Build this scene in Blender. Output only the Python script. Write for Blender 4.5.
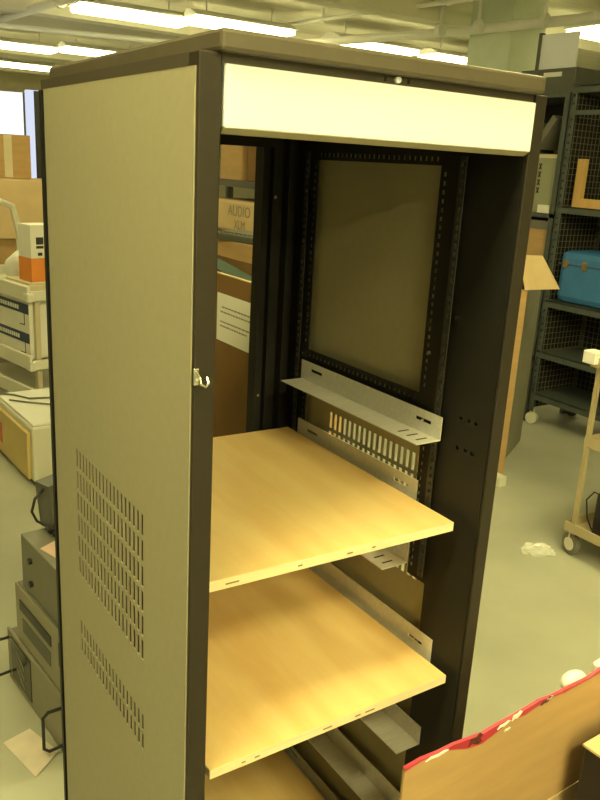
import bpy, bmesh, math, random
from mathutils import Vector, Matrix
random.seed(7)
for o in list(bpy.data.objects): bpy.data.objects.remove(o)
SC = bpy.context.scene
COL = SC.collection

# ------------------------------------------------------------------ camera
cam_data = bpy.data.cameras.new('camera'); cam = bpy.data.objects.new('camera', cam_data); COL.objects.link(cam)
RI = Vector((0.8408690815, -0.5385733566, 0.0536463171)); UP = Vector((0.1096824937, 0.2666248850, 0.9575389926))
FW = Vector((0.5300084323, 0.7992808714, -0.2832686893))
cam.matrix_world = Matrix(((RI.x, UP.x, -FW.x, -0.43828), (RI.y, UP.y, -FW.y, -0.91449), (RI.z, UP.z, -FW.z, 1.77250), (0, 0, 0, 1)))
cam_data.sensor_width = 36; cam_data.lens = 798.25 * 36 / 800; cam_data.clip_start = 0.02; cam_data.clip_end = 100
SC.camera = cam
# ------------------------------------------------------------------ world, exposure
w = bpy.data.worlds.new('world'); SC.world = w; w.use_nodes = True
w.node_tree.nodes['Background'].inputs[0].default_value = (1.0, 0.86, 0.5, 1); w.node_tree.nodes['Background'].inputs[1].default_value = 0.05
SC.view_settings.view_transform = 'Standard'; SC.view_settings.look = 'None'; SC.view_settings.gamma = 1
SC.view_settings.use_curve_mapping = False; SC.view_settings.exposure = 0.0
LAMP_COL = (1.0, 0.90, 0.39); LAMP_STRENGTH = 48.0; FAR_STRENGTH = 17.0

# ------------------------------------------------------------------ materials
def srgb(r, g, b):
    f = lambda c: (c/255/12.92) if c/255 <= 0.04045 else ((c/255+0.055)/1.055)**2.4
    return (f(r), f(g), f(b), 1)
def mat(name, col, rough=0.6, metal=0.0, noise=0.0, nscale=8.0, stretch=(1,1,1), spec=0.5, col2=None, bump=0.0):
    m = bpy.data.materials.new(name); m.use_nodes = True
    nt = m.node_tree; b = nt.nodes['Principled BSDF']
    b.inputs['Roughness'].default_value = rough; b.inputs['Metallic'].default_value = metal
    b.inputs['Specular IOR Level'].default_value = spec
    tc = nt.nodes.new('ShaderNodeTexCoord'); mp = nt.nodes.new('ShaderNodeMapping'); mp.inputs['Scale'].default_value = stretch
    nz = nt.nodes.new('ShaderNodeTexNoise'); nz.inputs['Scale'].default_value = nscale; nz.inputs['Detail'].default_value = 5
    rp = nt.nodes.new('ShaderNodeValToRGB')
    c2 = col2 or tuple(min(1, c*(1-noise)) for c in col[:3]) + (1,)
    rp.color_ramp.elements[0].position = 0.32; rp.color_ramp.elements[1].position = 0.68
    rp.color_ramp.elements[0].color = c2; rp.color_ramp.elements[1].color = col
    nt.links.new(tc.outputs['Object'], mp.inputs['Vector']); nt.links.new(mp.outputs[0], nz.inputs['Vector'])
    nt.links.new(nz.outputs['Fac'], rp.inputs[0]); nt.links.new(rp.outputs[0], b.inputs['Base Color'])
    if bump:
        bp = nt.nodes.new('ShaderNodeBump'); bp.inputs['Strength'].default_value = bump; bp.inputs['Distance'].default_value = 0.01
        nt.links.new(nz.outputs['Fac'], bp.inputs['Height']); nt.links.new(bp.outputs[0], b.inputs['Normal'])
    return m
def emit(name, col, s):
    m = bpy.data.materials.new(name); m.use_nodes = True; nt = m.node_tree; nt.nodes.clear()
    e = nt.nodes.new('ShaderNodeEmission'); e.inputs[0].default_value = (*col, 1); e.inputs[1].default_value = s
    o = nt.nodes.new('ShaderNodeOutputMaterial'); nt.links.new(e.outputs[0], o.inputs[0]); return m
L = lambda r, g, b: (r, g, b, 1)
M = dict(
    floor=mat('concrete_floor', L(.47,.47,.38), .42, noise=.2, nscale=1.6, spec=.35),
    ceil=mat('ceiling_paint', L(.86,.83,.70), .9, noise=.12, nscale=3, stretch=(.2,3,1)),
    wall=mat('wall_paint', L(.84,.78,.55), .9, noise=.08),
    green=mat('pale_green_paint', L(.72,.80,.66), .8, noise=.06),
    cabblack=mat('dark_brown_enamel', L(.029,.023,.016), .48, noise=.15, nscale=40, spec=.3),
    bandgrey=mat('band_enamel', L(.062,.050,.036), .5, noise=.1, nscale=40),
    capgrey=mat('cap_enamel', L(.095,.078,.052), .5, noise=.1, nscale=40),
    black=mat('black_steel', L(.013,.012,.011), .55, noise=.2, nscale=30, spec=.3),
    rail=mat('rail_steel', L(.035,.034,.030), .42, noise=.2, nscale=30, spec=.5),
    panel=mat('beige_grey_panel', L(.33,.302,.21), .5, noise=.05, nscale=60, spec=.35),
    cream=mat('cream_enamel', L(.80,.82,.95), .45, noise=.02),
    galv=mat('galvanised_steel', L(.74,.72,.68), .42, metal=.3, noise=.12, nscale=20, stretch=(1,6,6)),
    chrome=mat('chrome', L(.85,.83,.78), .2, metal=1),
    wood=mat('birch_plywood', L(.86,.63,.29), .42, nscale=4, stretch=(5,.8,4), col2=L(.78,.52,.21), spec=.35),
    plyedge=mat('plywood_edge', L(.86,.74,.50), .7, nscale=14, stretch=(1,1,30), col2=L(.78,.64,.40)),
    knot=mat('dark_ply_void', L(.26,.17,.08), .8),
    card=mat('cardboard', L(.50,.32,.145), .85, noise=.12, nscale=6, stretch=(1,1,6)),
    cardlight=mat('pale_cardboard', L(.62,.46,.26), .85, noise=.12, nscale=6),
    carddark=mat('shaded_brown_cardboard', L(.20,.105,.03), .85, noise=.14, nscale=5),  # base colour darkened to stand in for shade behind the cabinet
    paper=mat('paper', L(.80,.78,.72), .8, noise=.05),
    pink=mat('pink_paper', L(.66,.46,.38), .8, noise=.15),
    darkscrap=mat('dark_red_scrap', L(.16,.035,.03), .6, noise=.5, nscale=120),
    red=mat('red_tape', L(.58,.05,.085), .45, noise=.3, nscale=30),
    white=mat('white_plastic', L(.84,.83,.80), .45, noise=.03),
    offwhite=mat('offwhite_plastic', L(.72,.70,.60), .5, noise=.05),
    beige=mat('beige_plastic', L(.62,.55,.38), .5, noise=.08),
    cartbeige=mat('cart_beige_enamel', L(.44,.37,.23), .5, noise=.1),
    yellow=mat('yellowed_plastic', L(.66,.50,.20), .5, noise=.08),
    navy=mat('navy_print', L(.05,.07,.14), .7),
    ink=mat('ink', L(.03,.03,.03), .7),
    greyink=mat('grey_ink', L(.28,.24,.18), .8),
    orange=mat('orange_print', L(.80,.27,.05), .6, noise=.1),
    grey=mat('grey_metal', L(.17,.162,.13), .5, noise=.1),
    greydk=mat('dark_grey_metal', L(.10,.10,.085), .5, noise=.1),
    blackpl=mat('black_plastic', L(.015,.015,.016), .4),
    greyboard=mat('grey_board_paint', L(.30,.29,.22), .7, noise=.1),
    frontgrey=mat('front_plate_grey', L(.27,.25,.19), .5, noise=.08),
    glass=mat('smoked_window', L(.03,.028,.02), .12),
    rubber=mat('black_rubber', L(.02,.02,.02), .8),
    shelfblue=mat('blue_grey_steel', L(.075,.088,.080), .5, noise=.2, nscale=20),
    mesh=mat('wire_mesh', L(.17,.16,.12), .5, metal=.3),
    blue=mat('blue_fibre_case', L(.04,.17,.42), .55, noise=.12, nscale=10),
    pine=mat('pine_wood', L(.66,.42,.16), .6, noise=.2, nscale=5, stretch=(4,4,.6)),
    teal=mat('teal_plastic', L(.035,.065,.05), .5, noise=.1),
    lilac=mat('pale_blue_fabric', L(.66,.72,.95), .85, noise=.04),
    pipe=mat('white_painted_pipe', L(.93,.92,.88), .4),
    film=None, daylight=emit('white_panel_glow', (1,1,1), 1.1), panelglow2=emit('pale_blue_panel_glow', (.72,.78,.95), 1.0), tube=emit('fluorescent_tube', LAMP_COL, LAMP_STRENGTH), dimtube=emit('dimmed_fluorescent_tube', LAMP_COL, FAR_STRENGTH),  # partition glow is added brightness; far tube is the same tube dimmed
)
def film():
    m = bpy.data.materials.new('clear_wrap'); m.use_nodes = True; b = m.node_tree.nodes['Principled BSDF']
    b.inputs['Base Color'].default_value = L(.9,.9,.85); b.inputs['Roughness'].default_value = .25; b.inputs['Alpha'].default_value = .45
    return m
M['film'] = film()

# ------------------------------------------------------------------ mesh helpers
class MB:
    def __init__(s): s.bm = bmesh.new()
    def box(s, x0, x1, y0, y1, z0, z1, rot=None, bev=0.0):
        c = Vector(((x0+x1)/2, (y0+y1)/2, (z0+z1)/2))
        r = bmesh.ops.create_cube(s.bm, size=1)
        mt = Matrix.Translation(c) @ (rot.to_4x4() if rot else Matrix()) @ Matrix.Diagonal((x1-x0, y1-y0, z1-z0, 1))
        bmesh.ops.transform(s.bm, matrix=mt, verts=r['verts'])
        if bev:
            ed = list({e for v in r['verts'] for e in v.link_edges})
            bmesh.ops.bevel(s.bm, geom=ed, offset=bev, segments=2, affect='EDGES', profile=.5)
        return s
    def poly(s, pts, ext):
        """flat polygon extruded by vector ext"""
        e = Vector(ext); a = [s.bm.verts.new(p) for p in pts]; b = [s.bm.verts.new(Vector(p)+e) for p in pts]
        s.bm.faces.new(a); s.bm.faces.new(b[::-1]); n = len(pts)
        for i in range(n): s.bm.faces.new((a[i], b[i], b[(i+1) % n], a[(i+1) % n]))
        return s
    def tube(s, pts, r, n=8, closed=False):
        pts = [Vector(p) for p in pts]; rings = []; N = len(pts); prev = None
        for i, p in enumerate(pts):
            if closed: t = pts[(i+1) % N]-pts[i-1]
            else: t = pts[min(i+1, N-1)]-pts[max(i-1, 0)]
            t.normalize()
            a = prev if prev is not None else (Vector((0,0,1)) if abs(t.z) < .9 else Vector((1,0,0)))
            a = (a - t*a.dot(t)); a.normalize(); b = t.cross(a); prev = a
            rr = r[i] if isinstance(r, (list, tuple)) else r
            rings.append([s.bm.verts.new(p + (a*math.cos(k*2*math.pi/n)+b*math.sin(k*2*math.pi/n))*rr) for k in range(n)])
        for i in range(N if closed else N-1):
            A, B = rings[i], rings[(i+1) % N]
            for k in range(n): s.bm.faces.new((A[k], A[(k+1) % n], B[(k+1) % n], B[k]))
        if not closed: s.bm.faces.new(rings[0][::-1]); s.bm.faces.new(rings[-1])
        return s
    def plate(s, axis, pos, th, u0, u1, v0, v1, holes):
        """flat plate with rectangular holes. axis 'x': u=y v=z; 'y': u=x v=z; 'z': u=x v=y; spans pos..pos+th"""
        us = sorted({round(t, 5) for t in [u0, u1]+[h[i] for h in holes for i in (0, 1) if u0 <= h[i] <= u1]})
        vs = sorted({round(t, 5) for t in [v0, v1]+[h[i] for h in holes for i in (2, 3) if v0 <= h[i] <= v1]})
        ui = {t: i for i, t in enumerate(us)}; vi = {t: i for i, t in enumerate(vs)}
        hole = set()
        for h in holes:
            a, b = ui[round(max(h[0], u0), 5)], ui[round(min(h[1], u1), 5)]; c, d = vi[round(max(h[2], v0), 5)], vi[round(min(h[3], v1), 5)]
            for i in range(a, b):
                for j in range(c, d): hole.add((i, j))
        def P(u, v, k):
            q = pos + (th if k else 0)
            return {'x': (q, u, v), 'y': (u, q, v), 'z': (u, v, q)}[axis]
        cache = {}
        def V(i, j, k):
            if (i, j, k) not in cache: cache[(i, j, k)] = s.bm.verts.new(P(us[i], vs[j], k))
            return cache[(i, j, k)]
        I, J = len(us)-1, len(vs)-1
        solid = lambda i, j: 0 <= i < I and 0 <= j < J and (i, j) not in hole
        for i in range(I):
            for j in range(J):
                if not solid(i, j): continue
                s.bm.faces.new((V(i,j,0), V(i,j+1,0), V(i+1,j+1,0), V(i+1,j,0)))
                s.bm.faces.new((V(i,j,1), V(i+1,j,1), V(i+1,j+1,1), V(i,j+1,1)))
                for di, dj, a, b in ((-1,0,(i,j),(i,j+1)), (1,0,(i+1,j+1),(i+1,j)), (0,-1,(i+1,j),(i,j)), (0,1,(i,j+1),(i+1,j+1))):
                    if not solid(i+di, j+dj):
                        s.bm.faces.new((V(*a,0), V(*a,1), V(*b,1), V(*b,0)))
        return s
    def disc(s, c, axis, r, th, n=16, r2=None):
        d = {'x': Vector((1,0,0)), 'y': Vector((0,1,0)), 'z': Vector((0,0,1))}[axis] if isinstance(axis, str) else Vector(axis).normalized()
        c = Vector(c)
        return s.tube([c-d*th/2, c+d*th/2], [r, r2 if r2 is not None else r], n)
    def text(s, body, size, mt, depth=.001):
        cu = bpy.data.curves.new('t', 'FONT'); cu.body = body; cu.size = size; cu.extrude = depth; cu.align_x = 'CENTER'; cu.align_y = 'CENTER'
        o = bpy.data.objects.new('t', cu); COL.objects.link(o)
        me = bpy.data.meshes.new_from_object(o.evaluated_get(bpy.context.evaluated_depsgraph_get()))
        bpy.data.objects.remove(o); me.transform(mt); s.bm.from_mesh(me); bpy.data.meshes.remove(me)
        return s
    def parts(s, name, m, parent, label=None):
        seen = set(); groups = []
        for v in s.bm.verts:
            if v in seen: continue
            st = [v]; seen.add(v); comp = []
            while st:
                q = st.pop(); comp.append(q)
                for e in q.link_edges:
                    o = e.other_vert(q)
                    if o not in seen: seen.add(o); st.append(o)
            groups.append(comp)
        out = []
        for comp in groups:
            n = MB(); mp = {v: n.bm.verts.new(v.co) for v in comp}; cs = set(comp)
            for f in s.bm.faces:
                if f.verts[0] in cs: n.bm.faces.new([mp[v] for v in f.verts])
            out.append(n.build(name, m, parent, label))
        s.bm.free(); return out
    def build(s, name, m, parent=None, label=None, loc=None, rotz=0, smooth=False):
        bmesh.ops.recalc_face_normals(s.bm, faces=s.bm.faces)
        me = bpy.data.meshes.new(name); s.bm.to_mesh(me); s.bm.free()
        ms = m if isinstance(m, list) else [m]
        for k in ms: me.materials.append(k)
        if smooth:
            for p in me.polygons: p.use_smooth = True
        o = bpy.data.objects.new(name, me); COL.objects.link(o)
        if parent: o.parent = parent
        if loc: o.location = loc
        o.rotation_euler.z = rotz
        if label: o['label'] = label
        return o
def tag(o, label, cat, group=None, kind=None):
    o['label'] = label; o['category'] = cat
    if group: o['group'] = group
    if kind: o['kind'] = kind
    return o
def thing(name, label, cat, loc=(0,0,0), rotz=0, group=None):
    o = bpy.data.objects.new(name, None); COL.objects.link(o); o.location = loc; o.rotation_euler.z = rotz; o.empty_display_size = .05
    return tag(o, label, cat, group)
def struct(o): o['kind'] = 'structure'; return o
def copy_tree(o, parent=None):
    c = o.copy(); COL.objects.link(c)
    if parent: c.parent = parent
    for ch in o.children: copy_tree(ch, c)
    return c
RX = lambda d: Matrix.Rotation(math.radians(d), 3, 'X')
RY = lambda d: Matrix.Rotation(math.radians(d), 3, 'Y')
RZ = lambda d: Matrix.Rotation(math.radians(d), 3, 'Z')

# ------------------------------------------------------------------ room shell
H = 3.4
struct(MB().box(-9, 17, -8, 19, -.1, 0).build('floor', M['floor']))
struct(MB().box(-9, 17, -8, 19, H, H+.1).build('ceiling', M['ceil']))
struct(MB().box(-9, 17, 19, 19.1, 0, H).build('wall_back', M['wall']))
struct(MB().box(-9, 17, -8.1, -8, 0, H).build('wall_front', M['wall']))
struct(MB().box(-9.1, -9, -8, 19, 0, H).build('wall_left', M['wall']))
struct(MB().box(17, 17.1, -8, 19, 0, H).build('wall_right', M['wall']))
for i, y in enumerate((5.6, 8.6, 9.9, 12.9, 16.0)):      # concrete ceiling joists
    struct(MB().box(-9, 17, y, y+.22, H-.22, H).build('trim_%d' % (i+1), M['ceil']))
struct(MB().box(5.50, 5.95, 4.85, 5.40, 0, H, rot=None).build('wall_pillar', M['green'], rotz=0))

# fluorescent ceiling fittings: visible rows, then added unseen ones
def make_lamp(tube):
    t = thing('ceiling_light', '-', 'ceiling light')
    MB().poly([(-.62,-.21,.10),(-.62,-.05,.16),(-.62,.05,.16),(-.62,.21,.10),(-.62,.21,.085),(-.62,-.21,.085)], (1.24,0,0)).build('housing', M['white'], t)
    d = MB(); d.box(-.60, .60, -.20, .20, .03, .085, bev=.02); d.build('diffuser', M[tube], t, label='glowing tube diffuser')
    st = MB()
    for x in (-.4, .4): st.tube([(x,0,.16),(x,0,.30)], .008)
    st.parts('hanger', M['pipe'], t)
    return t
lamps = [
    (2.95,7.75,'ceiling light overhead at the top left, cut by the photo edge'), (4.05,7.45,'ceiling light glowing just above the left part of the cabinet top'),
    (5.85,7.45,'ceiling light glowing just above the middle of the cabinet top'), (7.35,7.45,'ceiling light low behind the cabinet, just left of the green pillar'),
    (2.70,11.75,'leftmost distant ceiling light, upper one near the left photo edge'), (3.90,11.35,'distant ceiling light just above the cabinet top near its rear left corner'),
    (3.70,14.55,'farthest ceiling light, low over the blue panels at far left'), (6.95,4.75,'ceiling light at far right beyond the mesh shelving'),
]
added_lamps = [(-.8,-.35,'added unseen ceiling light to the left of the cabinet, above the photo'), (.45,-2.0,'added unseen ceiling light in front of the cabinet, behind the camera'),  # unseen lamps added and placed to shape the light
       (2.1,.6,'added unseen ceiling light over the open floor right of the cabinet, above the photo'),
       (-.9,-4.2,'left one of two added unseen ceiling lights behind the camera'), (.7,-4.2,'right one of two added unseen ceiling lights behind the camera'), (.45,4.4,'added unseen ceiling light left of the printer, outside the photo'),
       (-.1,-6.8,'added unseen ceiling light farthest behind the camera'),
       (.3,14.5,'added unseen ceiling light near the far wall, left of the photo'),
       (.3,7.4,'added unseen ceiling light left of the partition panels, outside the photo'),
       (9.6,5.2,'added unseen ceiling light at the far right, outside the photo')]
src = {}
for i, (x, y, lb) in enumerate(lamps + added_lamps):
    tb = 'dimtube' if i < len(lamps) or y > 4 else 'tube'     # far fittings are the same, dimmed to darken the far floor
    if tb not in src: o = src[tb] = make_lamp(tb)
    else: o = copy_tree(src[tb])
    o.location = (x, y, H-.30); o['group'] = 'fluorescent ceiling lights'
    o['label'] = lb

# ceiling pipes
def pipe(name, label, pts, r, hang, m=M['pipe']):
    t = thing(name, label, 'pipe', pts[0])
    q = Vector(pts[0])
    MB().tube([Vector(p)-q for p in pts], r, 10).build('pipe_run', m, t, smooth=True)
    a, b = Vector(pts[0]), Vector(pts[-1])
    for k in hang:
        p = a.lerp(b, k)-q
        MB().tube([p, (p.x, p.y, H-q.z)], .016).disc(p, b-a, r*1.35, .05).build('hanger', m, t)
    return t
pipe('ceiling_pipe', 'thick white pipe running across the ceiling in front of the green pillar', [(4.6,8.6,3.1),(5.34,5.85,3.1),(5.66,3.9,3.1),(5.9,2.5,3.1)], .045, (.50,.57,.68))
pipe('ceiling_pipe', 'thin white pipe with a junction box above the middle of the cabinet', [(4.7,7.65,3.28),(4.9,6.1,3.28),(5.2,4.2,3.28)], .02, (.2,.7))
pipe('ceiling_pipe', 'white pipe slanting through the top left corner of the photo', [(1.9,12.0,3.2),(2.04,9.6,3.2),(2.3,6.8,3.2)], .045, (.3,.8))
pipe('ceiling_pipe', 'long thin pipe crossing the ceiling at upper left', [(-2,10.2,3.12),(2.0,9.5,3.12),(4.1,8.9,3.12),(8,7.9,3.12)], .03, (.3,.7))
tag(MB().box(-.12,.12,-.10,.10,-.05,.05,bev=.01).build('junction_box', M['grey'], loc=(4.83,6.2,3.35)), 'small grey junction box under the ceiling on the thin pipe', 'junction box')

# ------------------------------------------------------------------ the equipment cabinet
W, D, HT = .60, .685, 1.92
cab = thing('equipment_cabinet', 'tall open-front equipment rack cabinet with beige vented side and cream header', 'cabinet')
# top cap
c = MB(); c.box(.022, .578, -.0145, D, 1.8945, HT, bev=.005); c.build('top_cap', M['capgrey'], cab, label='dark grey-brown top cap')
# front frame
MB().box(.0, .0315, 0, .030, .06, 1.8945, bev=.0025).build('front_stile', M['cabblack'], cab)
MB().box(.5735, .600, 0, .005, .06, 1.8945, bev=.0015).build('front_stile', M['cabblack'], cab)
MB().box(.596, .600, .005, .028, .06, 1.8775).build('side_return', M['cabblack'], cab)
MB().box(.032, .5735, .004, .034, 1.8825, 1.8945).build('top_rail', M['bandgrey'], cab)
MB().box(.034, .5735, .002, .03, .06, .13).build('bottom_rail', M['cabblack'], cab)
MB().box(.004, .596, .0345, D-.01, 1.8778, 1.8943).build('top_frame', M['bandgrey'], cab)
bolt = MB(); bolt.disc((.300,.002,1.8895), 'y', .0045, .006, 14); bolt.build('bolt', M['cream'], cab, label='pale round bolt head')
sl = MB(); sl.box(.278,.282,.0035,.005,1.886,1.8925); sl.box(.319,.323,.0035,.005,1.886,1.8925); sl.parts('slot', M['black'], cab)
hd = MB(); hd.box(.0345, .5735, -.003, .012, 1.8095, 1.8825, bev=.002); hd.build('header_panel', M['cream'], cab, label='cream header panel across the opening')
hl = MB(); hl.poly([(.0345,.000,1.8095),(.0345,.012,1.8095),(.0345,.030,1.803),(.0345,.008,1.803)], (.539,0,0)); hl.build('header_lip', M['panel'], cab)
# side panels with louvre slots
def vent_holes():
    h = []; n = 19
    def rows(za, zb, k, gap):
        hh = (zb-za-gap*(k-1))/k
        for r in range(k):
            for i in range(n):
                y = .1745+(.5005-.1745)*(i+.0)/(n-1)
                h.append((y-.0050, y+.0050, za+r*(hh+gap), za+r*(hh+gap)+hh))
    rows(.968, 1.232, 6, .008); rows(.789, .861, 2, .007)
    return h
def side_panel(x, th, lab):
    p = MB(); p.plate('x', x, th, .006, .640, .10, 1.877, vent_holes())
    p.box(min(x, x+th)+.0002, max(x, x+th)+(.016 if th > 0 and x < .3 else 0), .0062, .0082, .1, 1.877)
    if x < .3: p.box(x, x+.016, .638, .640, .1, 1.877); p.box(x, x+.016, .0062, .64, 1.875, 1.877)
    return p.build('side_panel', M['panel'], cab, label=lab)
side_panel(-.002, .002, 'beige-grey left side panel with two fields of slots')
side_panel(.588, .002, 'beige-grey right side panel seen from inside')
# inner side frames (black steel, right one with square holes, left one solid)
def side_frame(x, th):  # plate from the front edge back
    hs = [(.196, .588, 1.362, 1.783), (.178, .588, .985, 1.308), (.125, .588, .66, .985), (.125, .588, .16, .61)]
    z = 1.005
    while z < 1.775:
        if not 1.300 < z < 1.37: hs.append((.181, .190, z, z+.008)); hs.append((.596, .603, z, z+.008))
        z += .0155
    hs = [h for h in hs if not (h[0] == .181 and h[2] < 1.31)] + [(.166, .1725, h[2], h[3]) for h in hs if h[0] == .181 and h[2] < 1.31]
    y = .205
    while y < .58:
        hs.append((y, y+.008, 1.790, 1.798)); hs.append((y, y+.008, 1.345, 1.353)); y += .0155
    for y in (.078, .058, .040):
        for z in (1.346, 1.289): hs.append((y-.004, y+.004, z-.003, z+.003))
    return MB().plate('x', x, th, .0055, .672, .08, 1.88, hs).build('side_frame', M['black'], cab)
side_frame(.572, .003)
lf = MB(); lf.plate('x', .012, .003, .031, .672, .08, 1.88, []); lf.build('side_frame', M['black'], cab)  # openings closed: solid black sheet added so the vent slots look shaded
# toothed rack rails, L section
def rail(y, x, z0, z1, sgn=1):
    hs = []; z = z0+.01
    while z < z1-.012: hs.append((y+.003, y+.010, z, z+.008)); z += .0155
    p = MB(); p.plate('x', x, .0025, y, y+.013, z0, z1, hs)
    x2 = .5718 if sgn > 0 else .015
    p.box(min(x, x2), max(x, x2), y+.0132, y+.0155, z0, z1)
    return p.build('rack_rail', M['rail'], cab)
rail(.124, .5625, 1.00, 1.80)
rail(.124, .026, 1.00, 1.80, -1)
rail(.610, .562, .40, 1.80)
# rear frame
r = MB(); r.plate('y', .672, .013, .002, .598, .06, 1.8775, [(.10, .470, .13, 1.803)])
r.box(.470, .474, .650, .672, .13, 1.803); r.box(.500, .503, .655, .672, .13, 1.803); r.box(.535, .538, .645, .672, .13, 1.86)
r.build('rear_frame', M['black'], cab)
tb = MB(); tb.box(.015, .572, .03, .672, 1.868, 1.8775); tb.box(.015, .572, .03, .672, .08, .10); tb.build('inner_plate', M['black'], cab)
for (x, y, z, ax) in ((.5605,.128,1.787,'x'), (.5705,.114,1.524,'x'), (.5705,.174,1.447,'x'), (.5705,.594,1.44,'x'), (.5705,.605,1.349,'x'), (.515,.671,1.698,'y'), (.491,.671,1.237,'y')):
    MB().disc((x, y, z), ax, .0038, .005, 10).build('screw', M['chrome'], cab, label='bright screw head')
# latch hook on left stile
la = MB(); la.tube([(.001,-.004,1.507),(.004,-.010,1.500),(.004,-.014,1.492),(.009,-.018,1.489),(.014,-.016,1.493),(.015,-.010,1.499)], .0020, 8)
la.box(-.001,.006,-.004,.0005,1.488,1.511, bev=.001); la.build('latch_hook', M['chrome'], cab, label='small chrome latch hook', smooth=False)
for x in (.05, .55):
    for y in (.06, .62):
        MB().disc((x, y, .03), 'x', .03, .025).box(x-.006, x+.006, y-.01, y+.01, .03, .08).build('caster', M['rubber'], cab)
# shelf support angles (right side, and left ones under the boards)
def angle(zb, y0, y1, hgt, slots=True, left=False, xin=.506, xw=.5718):
    xw, s = (xw, 1) if not left else (.0152, -1)
    a = MB()
    hv = [(y0+.028, y0+.072, zb+hgt*.50, zb+hgt*.50+.007), (y1-.085, y1-.04, zb+hgt*.55, zb+hgt*.55+.007)] if slots else []
    a.plate('x', xw-.002 if s > 0 else xw, .002, y0, y1, zb, zb+hgt, hv)
    hh = []
    if slots:
        for k in range(3): hh.append((xin+.016, xin+.042, y0+.018+k*.026, y0+.022+k*.026) if s > 0 else (xw+.02, xw+.04, y0+.018+k*.026, y0+.022+k*.026))
    if s > 0: a.plate('z', zb, .002, xin, xw-.0005, y0, y1-.004, [])
    else: a.plate('z', zb, .002, xw+.0005, xw+.066, y0-.012, y1-.01, hh)
    o = a.build('shelf_bracket', M['galv'], cab, label='galvanised steel angle bracket')
    if slots and s > 0:
        b = MB()
        for h in hh: b.box(h[0], h[1], h[2], h[3], zb+.0018, zb+.0024)  # black strips instead of holes, standing in for the shade inside them
        b.parts('slot', M['black'], o)
    if slots:
        b = MB(); b.disc((xw-.003*s, y0+.050, zb+hgt*.5+.003), 'x', .0035, .003, 10); b.build('screw', M['chrome'], o)
    return o
angle(1.292, .113, .592, .046, xw=.5615, xin=.503)
angle(1.139, .172, .61, .050)
angle(1.005, .180, .61, .046)
angle(.8225, .084, .61, .058)
angle(.630, .088, .61, .042, slots=False, xin=.510)
angle(.425, .120, .61, .048, slots=False, xin=.520)
angle(1.139, .17, .61, .030, left=True); angle(.8225, .084, .61, .058, left=True); angle(.245, .1, .61, .04, left=True); angle(.245, .1, .61, .04)

# plywood boards lying on the brackets
def board(label, z, x0, x1, y0, y1, rot=0, th=.0175):
    t = thing('plywood_shelf', label, 'shelf', ((x0+x1)/2, (y0+y1)/2, z), rot, 'loose plywood boards in the cabinet')
    hx, hy = (x1-x0)/2, (y1-y0)/2
    MB().box(-hx, hx, -hy, hy, .0008, th).build('board', M['wood'], t)
    e = MB(); q = .0006
    e.box(-hx-q, hx+q, -hy-q, -hy+.0002, 0, th-.0008); e.box(-hx-q, -hx+.0002, -hy, hy, 0, th-.0008); e.box(hx-.0002, hx+q, -hy, hy, 0, th-.0008)
    e.build('ply_edge', M['plyedge'], t, label='pale layered plywood edge')
    k = MB()
    for i in range(5):
        xx = random.uniform(-hx*.9, hx*.9); ln = random.uniform(.006, .022)
        k.box(xx, xx+ln, -hy-q-.0003, -hy, th*.35, th*.35+.0028)
    k.parts('ply_void', M['knot'], t)
    return t
board('upper plywood shelf board, the brightest, below the empty bracket', 1.1412, .046, .554, .048, .640, rot=math.radians(-.9))
b2 = board('middle plywood shelf board with a short dark scratch', .8247, .046, .554, .022, .638, rot=math.radians(.6))
sc = MB(); sc.poly([(-.196,.121,.0176),(-.190,.118,.0176),(-.164,.032,.0176),(-.167,.032,.0176)], (0,0,.0002)); sc.build('scratch', M['knot'], b2, label='dark scratch')
board('lowest plywood shelf board, in shadow near the cabinet bottom', .2472, .046, .554, .06, .638)

# ------------------------------------------------------------------ foreground carton with raised flap
t = thing('open_carton', 'open cardboard carton in the bottom right corner with red tape on its raised flap', 'carton', (.342, -.109, 0), math.radians(2.2))
b = MB()
b.box(0, .76, -.006, 0, 0, .55); b.box(0, .76, -.52, -.514, 0, .55); b.box(0, .006, -.514, -.006, 0, .55); b.box(.754, .76, -.514, -.006, 0, .55); b.box(.006, .754, -.514, -.006, 0, .006)
b.build('carton_body', M['cardlight'], t)
n = 20; fl = MB()
top = [(.76*i/n, 0, .82+.0035*math.sin(i*.9)-.006*math.sin(math.pi*min(1,i/14))) for i in range(n+1)]
fl.poly([(0,0,.551)]+top+[(.76,0,.551)], (0,-.005,0)); fl.build('flap', M['card'], t, label='raised inner face of cardboard flap')
tp = MB(); lo = []
w_ = (.004,.001,.002,.007,.018,.021,.012,.006,.012,.007,.003,.005,.003,.004,.006,.003,.003,.004,.003,.003,.003)
tp.poly([(top[i][0],-.0056,top[i][2]-w_[i]) for i in range(n+1)]+[(top[i][0],-.0056,top[i][2]+.002+.0018*math.sin(i*2.3)) for i in range(n,-1,-1)], (0,.0064,0))
tp.build('red_tape', M['red'], t, label='torn red tape along the flap edge')
def scrap(nm, mt_, lb_, x, wd, dz, hg, rot=0):
    i = min(n-1, int((x+wd/2)/.76*n)); zc = top[i][2]+dz
    m_ = MB(); pts = [(-.5,-.35),(-.3,.4),(.05,.25),(.3,.5),(.5,.1),(.25,-.3),(.0,-.5),(-.25,-.25)]
    ca, sa = math.cos(math.radians(rot)), math.sin(math.radians(rot))
    m_.poly([(x+wd/2+(a*wd*ca-b*hg*sa), -.0064, zc+(a*wd*sa+b*hg*ca)) for a, b in pts], (0,-.0016,0)); return m_.build(nm, mt_, t, lb_)
for a_ in ((.045,.055,-.003,.007,-2),(.225,.035,-.001,.008,5),(.262,.030,.002,.013,10),(.245,.018,-.016,.006,0),(.36,.02,.0,.006,8)): scrap('torn_paper', M['paper'], 'white paper scrap stuck on the tape', *a_)
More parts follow.
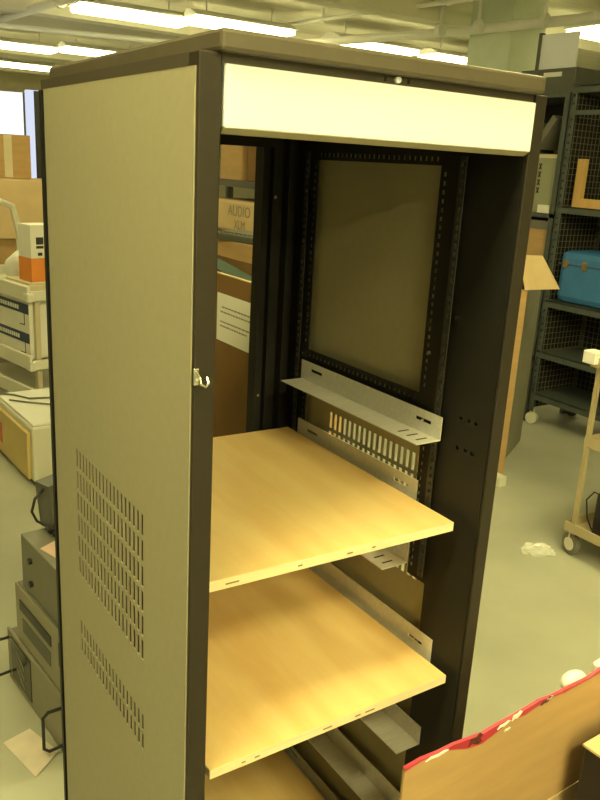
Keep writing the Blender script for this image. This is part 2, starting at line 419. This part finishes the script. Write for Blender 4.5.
for a_ in ((.150,.036,-.004,.019,6),(.345,.034,-.002,.010,8),(.165,.02,-.012,.010,-12)): scrap('dark_scrap', M['darkscrap'], 'dark torn scrap of tape', *a_)
lid_c = math.radians(2.2)
ge = thing('black_equipment_case', 'black case with a cardboard sheet on top inside the open carton, bottom right corner', 'case', (.798, -.136, .0075), lid_c)
MB().box(0, .26, -.36, 0, 0, .690, bev=.006).build('case', M['blackpl'], ge)
MB().box(-.002, .262, -.362, .002, .6905, .6955).build('cardboard_sheet', M['cardlight'], ge, label='cardboard sheet on top')
wc = MB(); bmesh.ops.create_uvsphere(wc.bm, u_segments=16, v_segments=8, radius=1)
for v in wc.bm.verts: v.co = Vector((v.co.x*.034, v.co.y*.020, v.co.z*.020))
o = wc.build('foam_disc', M['white'], None, loc=(.826,-.0690,.797), smooth=True); tag(o, 'rounded white foam piece poking above the red-taped flap', 'foam')

o = MB().box(-.03,.03,-.012,.012,-.012,.014,bev=.006).build('foam_block', M['white'], None, loc=(.915,-.0735,.806), rotz=.1, smooth=False); tag(o, 'second white foam piece on the taped flap, at the right photo edge', 'foam')
# ------------------------------------------------------------------ floor-standing electronics left of the cabinet
RZD = math.radians(6)
d1 = thing('rack_amplifier', 'bottom unit of the stack behind the cabinet, with black front handles', 'electronics', (.088, 1.60, 0), RZD)
MB().box(.004, .44, -.52, 0, .012, .195, bev=.004).build('chassis', M['grey'], d1)
MB().box(-.006, .004, -.525, .005, .004, .20, bev=.002).build('front_plate', M['frontgrey'], d1)
MB().box(-.009, -.005, -.21, -.035, .03, .185).build('smoked_window', M['glass'], d1, label='dark window in the left half')
k = MB()
for i in range(3): k.box(-.0105, -.0088, -.16, -.08, .06+.035*i, .075+.035*i, rot=RX(35))
k.parts('dial', M['grey'], d1)
for yy in (-.012, -.462):
    MB().tube([(-.004,yy,.170),(-.05,yy,.172),(-.066,yy,.158),(-.066,yy,.05),(-.05,yy,.034),(-.004,yy,.036)], .0052, 8).build('handle', M['blackpl'], d1, label='black bar handle')
for yy in (-.45, -.06):
    for xx in (.05, .4): MB().disc((xx, yy, .006), 'z', .015, .012).build('foot', M['rubber'], d1)
d2 = thing('desktop_computer', 'grey desktop unit with a long drive slot, middle of the stack behind the cabinet', 'computer', (.088, 1.60, .2003), RZD)
MB().box(.012, .44, -.55, -.07, 0, .205, bev=.004).build('case', M['grey'], d2)
MB().box(.004, .012, -.552, -.068, .002, .203, bev=.002).build('front_bezel', M['frontgrey'], d2)
MB().box(.001, .005, -.37, -.11, .125, .160).build('drive_slot', M['blackpl'], d2)
k = MB()
for i in range(8): k.box(.002, .005, -.43-.009*i, -.426-.009*i, .09, .17)
k.parts('vent_slot', M['greydk'], d2)
MB().box(.002, .006, -.36, -.13, .05, .10).build('drive_slot', M['greydk'], d2)
d3 = thing('grey_instrument_box', 'small grey metal box with two dark knobs, topmost of the stack behind the cabinet', 'electronics', (.088, 1.60, .4058), RZD)
MB().box(.018, .34, -.48, -.105, 0, .185, bev=.003).build('case', M['grey'], d3)
for zz in (.125, .045): MB().disc((.013, -.19, zz), 'x', .010, .012, 12).build('knob', M['blackpl'], d3)
tag(MB().poly([(.03,-.24,0),(.16,-.18,0),(.24,-.33,0),(.06,-.39,0)], (0,0,.0015)).build('pink_sheet', M['pink'], None, loc=(.088,1.60,.5912), rotz=RZD), 'pink paper sheet lying on the small grey box', 'paper')
pw = thing('power_supply', 'dark upright power unit with a looped cable on the small grey box', 'power supply', (.225, 1.52, .5912), math.radians(20))
MB().poly([(-.03,-.05,0.0),(.06,-.05,0.0),(.085,-.05,.17),(-.045,-.05,.16)], (0,.07,0)).build('housing', M['greydk'], pw)
MB().tube([(-.04,-.02,.145),(-.075,-.02,.12),(-.088,-.02,.08),(-.075,-.025,.045),(-.045,-.03,.02),(-.05,-.055,.008)], .0045, 8).build('cable', M['blackpl'], pw, smooth=True)
MB().tube([(-.05,-.055,.008),(-.03,-.075,.015),(-.06,-.09,.012),(-.02,-.085,.03),(-.045,-.07,.035)], .007, 8).build('cable', M['blackpl'], pw, smooth=True)
# leaflet on the floor
lf = MB(); lf.poly([(-.017,1.279,.006),(.07,1.300,.010),(.118,1.155,.012),(.031,1.084,.008)], (0,0,.0015))
o = lf.build('leaflet', [M['paper']], None); tag(o, 'pale pinkish leaflet lying on the floor in front of the electronics stack', 'paper')
o.data.materials[0] = mat('leaflet_paper', L(.78,.68,.58), .8, noise=.14, nscale=14)
for o_ in [o]: o_.location.z = -.005

# ------------------------------------------------------------------ laser printer on the floor
p = thing('laser_printer', 'large off-white printer on the floor at the left, below the cream cart', 'printer', (.585, 3.24, 0), math.radians(3))
MB().box(.02, .48, 0, .70, .02, .335, bev=.012).build('case', M['offwhite'], p)
MB().box(0, .022, .035, .70, .03, .30, bev=.006).build('front_panel', M['yellow'], p, label='yellowed front panel')
MB().box(-.004, .001, .50, .66, .10, .22).build('red_label', mat('red_label', L(.55,.16,.10), .6), p, label='red label')
MB().box(.03, .47, .02, .68, .335, .350, bev=.006).build('lid', M['white'], p)
MB().box(.03, .47, .01, .69, 0, .02).build('base', M['greydk'], p)
for pts_, r_, lb_ in (([(.03,.66,.356),(.10,.60,.357),(.16,.48,.357),(.30,.44,.357),(.46,.40,.357)], .006, 'thin grey cord lying across the printer lid, farther one'),
                      ([(.05,.50,.357),(.14,.40,.357),(.25,.30,.357),(.46,.28,.357)], .005, 'thin grey cord lying across the printer lid, nearer one')):
    tag(MB().tube(pts_, r_, 6).build('extension_cord', M['grey'], None, loc=(.585,3.24,0), rotz=math.radians(3), smooth=True), lb_, 'cord', 'cords on the printer')

# ------------------------------------------------------------------ cream utility cart with packages
ct = thing('utility_cart', 'cream plastic utility cart with deep tray shelves behind the printer', 'cart', (.85, 4.15, 0), math.radians(12))
def tray(z, name='tray'):
    m_ = MB()
    m_.box(0, .55, 0, 1.0, z-.03, z-.015)
    m_.box(-.012, 0.012, 0, 1.0, z-.045, z+.05, bev=.006); m_.box(0, .55, -.012, .012, z-.045, z+.02, bev=.006)
    m_.box(.538, .562, 0, 1.0, z-.045, z+.05, bev=.006); m_.box(0, .55, .988, 1.012, z-.045, z+.05, bev=.006)
    m_.box(-.018, .03, -.018, .05, z-.05, z+.01, bev=.012)
    return m_.build(name, M['offwhite'], ct)
tray(.90); tray(.455); tray(.24)
for (x, y) in ((.06,.027),(.5,.027),(.06,.96),(.5,.96)):
    MB().box(x-.016, x+.016, y-.016, y+.016, .08, .88).build('post', M['beige'], ct)
    MB().disc((x, y, .04), 'x', .04, .03).box(x-.01, x+.01, y-.01, y+.01, .03, .09).build('caster', M['rubber'], ct)
MB().tube([(.05,.62,.92),(.05,.60,1.28),(.08,.64,1.38),(.18,.74,1.42),(.30,.80,1.38),(.34,.80,1.2),(.34,.8,.92)], .022, 8).build('push_handle', M['offwhite'], ct, smooth=True)
CZ = .4705+.0002
def labelled_box(y0, y1, z0, z1, lab, tilt=0):
    bx = thing('labelled_package', lab, 'package', (.85, 4.15, z0), math.radians(12), 'white packages on the cart')
    MB().box(.02, .33, y0, y1, 0, z1-z0).build('carton', M['paper'], bx)
    n_ = MB(); n_.poly([(.0192,y1-.03,z1-z0-.02),(.0192,y0+.003,z1-z0-.02),(.0192,y0+.003,z1-z0-.085),(.0192,y1-.03,z1-z0-.085)], (-.001,0,0)); n_.build('blue_stripe', M['navy'], bx, label='dark blue stripe with pale writing')
    g = MB()
    yy = y1-.06
    while yy > y0+.14:
        l_ = random.uniform(.012, .03); g.box(.0172, .018, yy-l_, yy, z1-z0-.067, z1-z0-.040); yy -= l_+.008
    g.parts('print', M['paper'], bx)
    g = MB(); g.box(.0180,.0192,y0+.06,y0+.068,.03,.11); g.box(.0180,.0192,y0+.07,y0+.13,.028,.034); g.parts('print', M['ink'], bx)
    return bx
labelled_box(.05, .60, CZ, CZ+.185, 'white package with a dark blue stripe, lower one on the middle cart shelf')
labelled_box(.05, .80, CZ+.1855, CZ+.375, 'white package with a dark blue stripe, upper one on the middle cart shelf')
ob = thing('orange_package', 'white and orange product carton standing on top of the cream cart', 'package', (.885, 4.155, .957), math.radians(12))
MB().box(.03, .40, .08, .25, 0, .36).build('carton', M['paper'], ob)
g = MB(); g.box(.029,.0302,.0795,.2505,.005,.155); g.box(.029,.4005,.0790,.0802,.005,.155); g.build('orange_band', M['orange'], ob, label='orange band around the lower half')
g = MB(); g.box(.065,.115,.0786,.0802,.24,.285, rot=None); g.box(.065,.115,.0786,.0802,.215,.232); g.box(.075,.105,.0786,.0802,.17,.19); g.parts('picture', M['ink'], ob)
tag(MB().box(.02, .45, .06, .45, 0, .035, bev=.004).box(.03, .44, .07, .40, .0345, .048).build('paper_stack', M['beige'], None, loc=(.862,4.154,.9085), rotz=math.radians(12)), 'stack of flat manuals under the orange carton on the cart', 'papers')
wb = MB(); wb.tube([(.18,.60,.0),(.18,.57,.06),(.20,.53,.10),(.22,.50,.06)], [.05,.06,.07,.03], 10); 
tag(wb.build('crumpled_wrap', M['white'], None, loc=(.85,4.15,.945), rotz=math.radians(12), smooth=True), 'crumpled white wrap lying on the top of the cream cart', 'wrapping')

# stacked brown cartons behind the cart
def carton(name, label, loc, sx, sy, sz, rz, m, tape=False, group=None, cat='carton'):
    t_ = thing(name, label, cat, loc, math.radians(rz), group)
    MB().box(0, sx, 0, sy, 0, sz, bev=.004).build('carton', m, t_)
    if tape:
        MB().box(sx*.45, sx*.45+.06, -.0015, .0, sz*.02, sz-.004).box(sx*.45, sx*.45+.06, -.0015, sy, sz, sz+.001).build('tape', M['beige'], t_)
    return t_
carton('moving_carton', 'brown carton standing on the floor under the light brown carton behind the cart', (.72, 5.62, 0), .56, .55, 1.10, -8, M['card'])
carton('moving_carton', 'light brown carton with lit lid, second from the top behind the cart', (.78, 5.58, 1.1005), .85, .55, .44, -10, M['cardlight'])
carton('moving_carton', 'tall brown carton with a pale tape strip, highest of the stack at left', (.98, 5.88, 1.5415), .36, .22, .33, -10, M['card'], tape=True)

# pale partition panels, given an added glow, and black rack frame far behind
pt = thing('glowing_partition', 'white and pale blue partition panels with added glow at the far left edge', 'partition', (1.52, 7.75, 0), math.radians(-16))
MB().box(-.55, .26, 0, .05, .05, 2.30).build('glow_panel', M['daylight'], pt, label='white partition panel with added glow')  # 'daylight' is an added panel glow
MB().box(.28, .55, -.02, .05, .05, 2.33, bev=.01).build('glow_panel', M['panelglow2'], pt, label='pale blue partition panel with added glow')
MB().box(.26, .28, -.01, .05, 0, 2.30).build('post', M['greydk'], pt)
MB().box(-.55, .55, -.05, .12, 0, .05).build('foot', M['greydk'], pt)
rk = thing('slotted_rack', 'tall black slotted rack standing behind the cartons at left', 'rack', (1.56, 6.50, 0), math.radians(-20))
MB().plate('y', 0, .05, 0, .20, 0, 2.25, [(.10,.13,1.82,2.05),(.10,.13,2.12,2.17),(.10,.13,1.45,1.70)]).build('post', M['blackpl'], rk)
MB().plate('y', .6, .05, 0, .12, 0, 2.25, []).build('post', M['blackpl'], rk)
MB().box(0, .12, .05, .60, 0, .08).box(0, .12, .05, .60, 2.17, 2.25).build('rail', M['blackpl'], rk)

# ------------------------------------------------------------------ things seen through the open back
oc = thing('tall_open_carton', 'tall open brown carton with a white label, right behind the cabinet', 'carton', (.75, 1.14, 0))
b = MB(); b.box(0, .006, 0, .85, 0, 1.42); b.box(.194, .20, 0, .85, 0, 1.43); b.box(.006, .194, 0, .006, 0, 1.42); b.box(.006, .194, .844, .85, 0, 1.42); b.box(.006, .194, .006, .844, 0, .006)
b.build('carton_body', M['carddark'], oc)
MB().box(-.001, .007, 0, .85, 1.42, 1.424).build('rim', M['cardlight'], oc)
MB().box(-.0012, 0, .005, .255, 1.205, 1.36).build('label_sheet', M['paper'], oc, label='white printed label')
g = MB()
for i, (a, b_) in enumerate(((.03,.22),(.03,.23),(.015,.23),(.06,.23))):
    z = 1.315-(0,.016,.048,.062)[i]; yy = b_
    while yy > a: l_ = random.uniform(.008,.022); g.box(-.002, -.0012, yy-l_, yy, z, z+.005); yy -= l_+.004
g.build('print', M['greyink'], oc)
tc = thing('teal_case', 'dark green plastic case sticking out of the tall open carton', 'case', (.86, 1.55, .008))
MB().box(0, .10, 0, .34, 0, 1.38, rot=RX(7), bev=.012).build('shell', M['teal'], tc)
MB().box(-.004, .002, .05, .22, 1.34, 1.39, rot=RX(7)).build('grip', M['greydk'], tc)
tc.location = (.835, 1.49, .030)
carton('brown_carton', 'plain brown carton with papers on it behind the tall open carton', (1.25, 1.93, 0), .45, .55, 1.43, 0, M['card'])
kb = thing('keyboard', 'dark keyboard lying on the plain brown carton behind the cabinet', 'keyboard', (1.28, 1.98, 1.4305), math.radians(8))
MB().box(0, .16, 0, .40, 0, .03, bev=.005).build('base', M['greydk'], kb)
k = MB()
for i in range(5):
    for j in range(12): k.box(.015+.027*i, .037+.027*i, .02+.03*j, .044+.03*j, .03, .038)
k.build('keys', M['grey'], kb)
tag(MB().box(0,.06,0,.13,0,.10,bev=.004).build('white_tray', M['white'], None, loc=(1.46,2.05,1.4305), rotz=.3), 'small white tray beside the keyboard on the brown carton', 'tray')
tag(MB().box(0,.12,0,.10,0,.09,bev=.004).build('beige_adapter_box', M['offwhite'], None, loc=(1.47,2.30,1.4305), rotz=-.2), 'small beige box at the back of the brown carton', 'box')
# storage rack behind
sr = thing('storage_rack', 'dark storage rack with boxes, seen through the cabinet back', 'shelving', (1.80, 2.75, 0))
for z in (.40, .95, 1.36, 1.66, 1.98): MB().box(0, .50, 0, 1.5, z-.035, z).build('shelf', M['greydk'], sr)
for x in (0, .46):
    for y in (0, 1.46): MB().box(x, x+.04, y, y+.04, 0, 2.1).build('post', M['greydk'], sr)
au = thing('audio_carton', 'small tan carton printed AUDIO on the dark storage rack', 'carton', (1.84, 2.90, 1.3605), math.radians(0))
MB().box(0, .36, .04, .66, 0, .19, bev=.02).build('carton', M['cardlight'], au)
mt = Matrix.Translation((-.001, .37, .125)) @ Matrix(((0,0,-1,0),(-1,0,0,0),(0,1,0,0),(0,0,0,1)))
g = MB(); g.text('AUDIO', .085, mt); g.build('print', M['greyink'], au, label='dark printed lettering'); g = MB(); g.text('XLM', .07, Matrix.Translation((0,-.01,-.075)) @ mt); g.build('print', M['greyink'], au, label='dark printed lettering')
carton('brown_carton', 'dark brown carton on the shelf above the AUDIO carton', (1.84, 2.95, 1.6605), .36, .24, .25, 0, M['carddark'])
carton('brown_carton', 'paler brown carton left of the dark brown carton on the upper rack shelf', (1.84, 3.26, 1.6605), .36, .26, .21, 0, M['card'])
for i, (yy, hh, mm) in enumerate(((3.0,.30,'cardlight'),(3.10,.33,'carddark'),(3.21,.28,'beige'),(3.33,.31,'carddark'))):
    tag(MB().box(0,.26,0,.085,0,hh,bev=.003).build('binder', M[mm], None, loc=(1.84, yy, .9505)), ('pale binder at the near end of the row below the AUDIO carton','brown binder second in the row below the AUDIO carton','beige binder third in the row below the AUDIO carton','brown binder at the far end of the row below the AUDIO carton')[i], 'binder', 'binders on the storage rack')

# ------------------------------------------------------------------ right: tall opened carton, shelving, blue case
tcn = thing('flap_carton', 'tall narrow cardboard carton with open top flap, right of the cabinet', 'carton', (3.14, 2.195, 0))
MB().box(-.15, 0, 0, .50, .0, 1.15).build('carton_body', M['card'], tcn)
MB().poly([(-.055,.045,1.345),(.14,.045,1.338),(.26,-.012,1.15),(-.035,-.012,1.155)], (.0,.005,.002)).build('flap', M['cardlight'], tcn, label='open top flap')
MB().box(-.13, -.01, .055, .48, 1.15, 1.345).build('liner', M['card'], tcn)
tag(MB().box(0,.03,0,.55,0,1.10).build('grey_board', M['greyboard'], None, loc=(3.30,2.40,0), rotz=math.radians(-60)), 'grey board standing behind the tall narrow carton', 'board')
tag(MB().box(0,.06,0,.08,0,.06,bev=.004).build('foam_block', M['offwhite'], None, loc=(3.0,2.09,0)), 'small pale block on the floor at the foot of the narrow carton', 'block')

sh = thing('mesh_shelving', 'tall blue-grey steel shelving on casters with wire mesh back', 'shelving', (4.16, 1.20, 0))
LY = 1.70
for x in (0, .46):
    for y in (0, LY):
        q = MB(); q.plate('x', x, .004, y-.02, y+.03, .10, 2.39, [(y-.002,y+.012,.2+.05*i,.215+.05*i) for i in range(43)]) ; q.box(x, x+.04, y-.003+.02*(y > 0), y+.003+.02*(y > 0), .10, 2.39)
        q.build('post', M['shelfblue'], sh)
        MB().disc((x+.02, y, .045), (1,.3,0), .045, .03).box(x+.01, x+.03, y-.012, y+.012, .05, .11).build('caster', M['offwhite'] if x == 0 and y > 0 else M['rubber'], sh)
for z in (.24, .555, .93, 1.587, 2.37):
    MB().box(-.002, .478, -.015, LY+.02, z-.045, z-.04).box(-.004, 0, -.015, LY+.02, z-.045, z).box(-.004, .478, -.015, LY+.02, z-.006, z).build('shelf', M['shelfblue'], sh)
MB().box(-.004, .006, -.015, LY+.02, 2.185, 2.215).build('rail', M['shelfblue'], sh)
wm = MB()
for i in range(41): wm.box(.452, .455, .02+i*.0415, .0245+i*.0415, .12, 2.36)
for i in range(54): wm.box(.4555, .458, 0, LY, .14+i*.0415, .1445+i*.0415)
wm.build('wire_mesh', M['mesh'], sh)
MB().box(.466, .470, 0, LY, .12, 2.36).build('back_panel', M['black'], sh)
wm = MB()
for i in range(11): wm.box(.045+i*.0395, .0495+i*.0395, LY+.004, LY+.007, .12, 2.36)
for i in range(54): wm.box(.04, .46, LY+.0075, LY+.010, .14+i*.0415, .1445+i*.0415)
wm.build('wire_mesh', M['mesh'], sh)
MB().box(.045, .46, LY+.016, LY+.019, .12, 2.36).build('back_panel', M['black'], sh)
bc = thing('blue_case', 'blue hard case with brass latches on the mesh shelving', 'case', (4.19, 2.02, .9305))
q = MB(); q.box(0, .34, 0, .845, 0, .365, bev=.05); q.build('shell', M['blue'], bc, smooth=False)
MB().box(-.003, .345, .0, .845, .265, .275).build('seam', M['navy'], bc)
for yy in (.30, .62, .78): MB().box(-.010, .002, yy-.02, yy+.02, .245, .30, bev=.003).build('latch', mat('brass%d' % int(yy*100), L(.42,.30,.12), .35, metal=.7), bc, label='brass latch')
wf = thing('wooden_frame', 'pine wood picture frame standing on the mesh shelving above the blue case', 'frame', (4.22, 2.13, 1.5875))
for (y0, y1, z0, z1) in ((.66,.72,0,.32),(0,.06,0,.32)): MB().box(0, .04, y0, y1, z0, z1).build('stile', M['pine'], wf)
MB().box(.002, .038, .06, .66, 0, .06).build('rail', M['pine'], wf)
# neighbouring open unit
s2 = thing('open_shelving', 'dark steel shelving unit left of the mesh shelving, holding grey boxes', 'shelving', (4.18, 2.96, 0))
for z in (.50, 1.20, 1.53, 2.335): MB().box(0, .48, 0, 1.2, z-.03, z).build('shelf', M['shelfblue'], s2)
for x in (0, .44):
    for y in (0, 1.16): MB().box(x, x+.04, y, y+.04, 0, 2.305).build('post', M['shelfblue'], s2)
MB().box(.474, .48, 0, 1.2, .3, 2.33).build('back_panel', M['black'], s2)
gb = thing('grey_carton', 'grey-green carton with a column of dark marks on the open shelving', 'carton', (4.215, 3.005, 1.5305))
MB().box(0, .30, 0, .50, 0, .395, bev=.004).build('carton', mat('grey_green_card', L(.30,.31,.21), .7, noise=.08), gb)
MB().box(-.003, .303, -.003, .503, .375, .401).build('lid', M['beige'], gb)
k = MB()
for i in range(4):
    for s_ in (-1, 1): k.box(-.0015, .0005, .155, .165, .13+.055*i, .175+.055*i, rot=RX(28*s_))
k.build('print', M['ink'], gb, label='column of dark marks')
for i, (yy, rx_, hh, mm) in enumerate(((3.02,38,.30,'beige'),(3.22,-30,.27,'greydk'),(3.36,18,.24,'greydk'))):
    pass
bd = MB(); bd.box(-.02,.24,0,.05,.02,.27, rot=RX(36), bev=.004); tag(bd.build('box_file', M['grey'], None, loc=(4.23,3.14,1.9335)), 'grey box file leaning on top of the grey-green carton', 'file')
bd = MB(); bd.box(-.02,.24,0,.05,.0,.22, rot=RX(-14), bev=.004); tag(bd.build('box_file', M['greydk'], None, loc=(4.23,3.30,1.9345)), 'dark box file standing behind the leaning grey one', 'file')
tag(MB().box(0,.03,0,.10,0,.055).build('white_card', M['paper'], None, loc=(4.182,3.015,1.5305)), 'small white card in front of the grey-green carton', 'card')
lb = thing('lidded_carton', 'tan carton with a grey lid under the grey-green carton', 'carton', (4.225, 3.012, 1.2005))
MB().box(0, .30, 0, .34, 0, .24).build('carton', M['card'], lb); MB().box(-.006, .306, -.006, .346, .215, .275).build('lid', M['grey'], lb)
# things on top of the units
eq = thing('dark_console', 'dark grey equipment console with a pale label on top of the shelving', 'equipment', (4.26, 3.005, 2.3355))
MB().box(0, .35, .0, .50, 0, .17, bev=.008).build('case', M['greydk'], eq)
MB().box(-.003, .001, .12, .28, .115, .145).build('name_plate', M['paper'], eq, label='pale label plate')
for yy in (.31, .35): MB().disc((-.004, yy, .12), 'x', .014, .012, 10).build('knob', M['greydk'], eq)
bb = thing('white_display_board', 'bright white board in a dark frame standing on the dark console', 'board', (4.38, 3.12, 2.5058))
MB().box(0, .02, .01, .33, .01, .25).build('board', M['cream'], bb); MB().box(-.005, .03, .33, .36, 0, .265).box(-.005, .03, 0, .36, 0, .012).build('frame', M['greydk'], bb)

# ------------------------------------------------------------------ right: cart
rc = thing('steel_cart', 'beige steel cart on casters at the right edge', 'cart', (2.66, .62, 0))
for (x, y) in ((.03,.70),(.60,.70),(.03,.03),(.60,.03)):
    MB().box(x-.010, x+.010, y-.010, y+.010, .125, .965).build('post', M['cartbeige'], rc)
    cs = MB().disc((x, y, .055), (1,-.25,0), .055, .026, 20).build('caster', M['grey'], rc)
    MB().disc((x, y, .055), (1,-.25,0), .033, .034, 16).box(x-.012, x+.012, y-.014, y+.014, .07, .128).build('hub', M['offwhite'], cs)
MB().box(.0185, .6115, .0185, .7115, .568, .574).box(.0175, .6125, .7075, .7125, .564, .612).box(.0175, .0225, .0175, .707, .564, .612).build('shelf', M['cartbeige'], rc)
for z in (.16, .985):
    MB().box(0, .63, 0, .73, z-.035, z-.028).box(-.004, 0.004, 0, .73, z-.035, z+.012).box(0, .63, .726, .734, z-.035, z+.012).box(0, .63, -.004, .004, z-.035, z+.012).build('shelf', M['cartbeige'], rc)
MB().box(-.03, .04, .69, .76, .965, 1.025, bev=.006).build('corner_cap', M['white'], rc, label='white plastic corner cap')
dm = thing('black_monitor', 'black flat monitor standing on the bottom shelf of the steel cart', 'monitor', (2.73, .66, .1325))
MB().box(0, .05, .09, .59, 0, .21, bev=.006).build('screen', M['blackpl'], dm)
MB().tube([(.02,.60,.006),(.01,.63,.06),(.01,.65,.15),(.02,.62,.20),(.03,.585,.19)], .004, 6).build('cable', M['blackpl'], dm)
gx = thing('grey_case', 'grey equipment case on the top shelf of the steel cart', 'case', (2.78, .72, .9575)); MB().box(0, .35, 0, .52, 0, .20, bev=.01).build('shell', M['grey'], gx)
MB().box(-.004,.0,.1,.42,.13,.136).build('seam', M['greydk'], gx)
MB().tube([(.06,.58,.563),(.05,.585,.50),(.03,.56,.43),(.05,.50,.39)], .003, 6).build('cable', M['blackpl'], rc, label='thin black hanging cable')
# crumpled clear wrap on floor
pw = MB(); bmesh.ops.create_icosphere(pw.bm, subdivisions=3, radius=1)
for v in pw.bm.verts:
    k = random.uniform(.7, 1.15); v.co = Vector((v.co.x*.045*k, v.co.y*.085*k, max(0, v.co.z*.05*k)))
tag(pw.build('plastic_wrap', M['film'], None, loc=(2.545,1.40,.001), rotz=.9), 'crumpled clear plastic wrap on the floor beside the steel cart caster', 'wrapping')
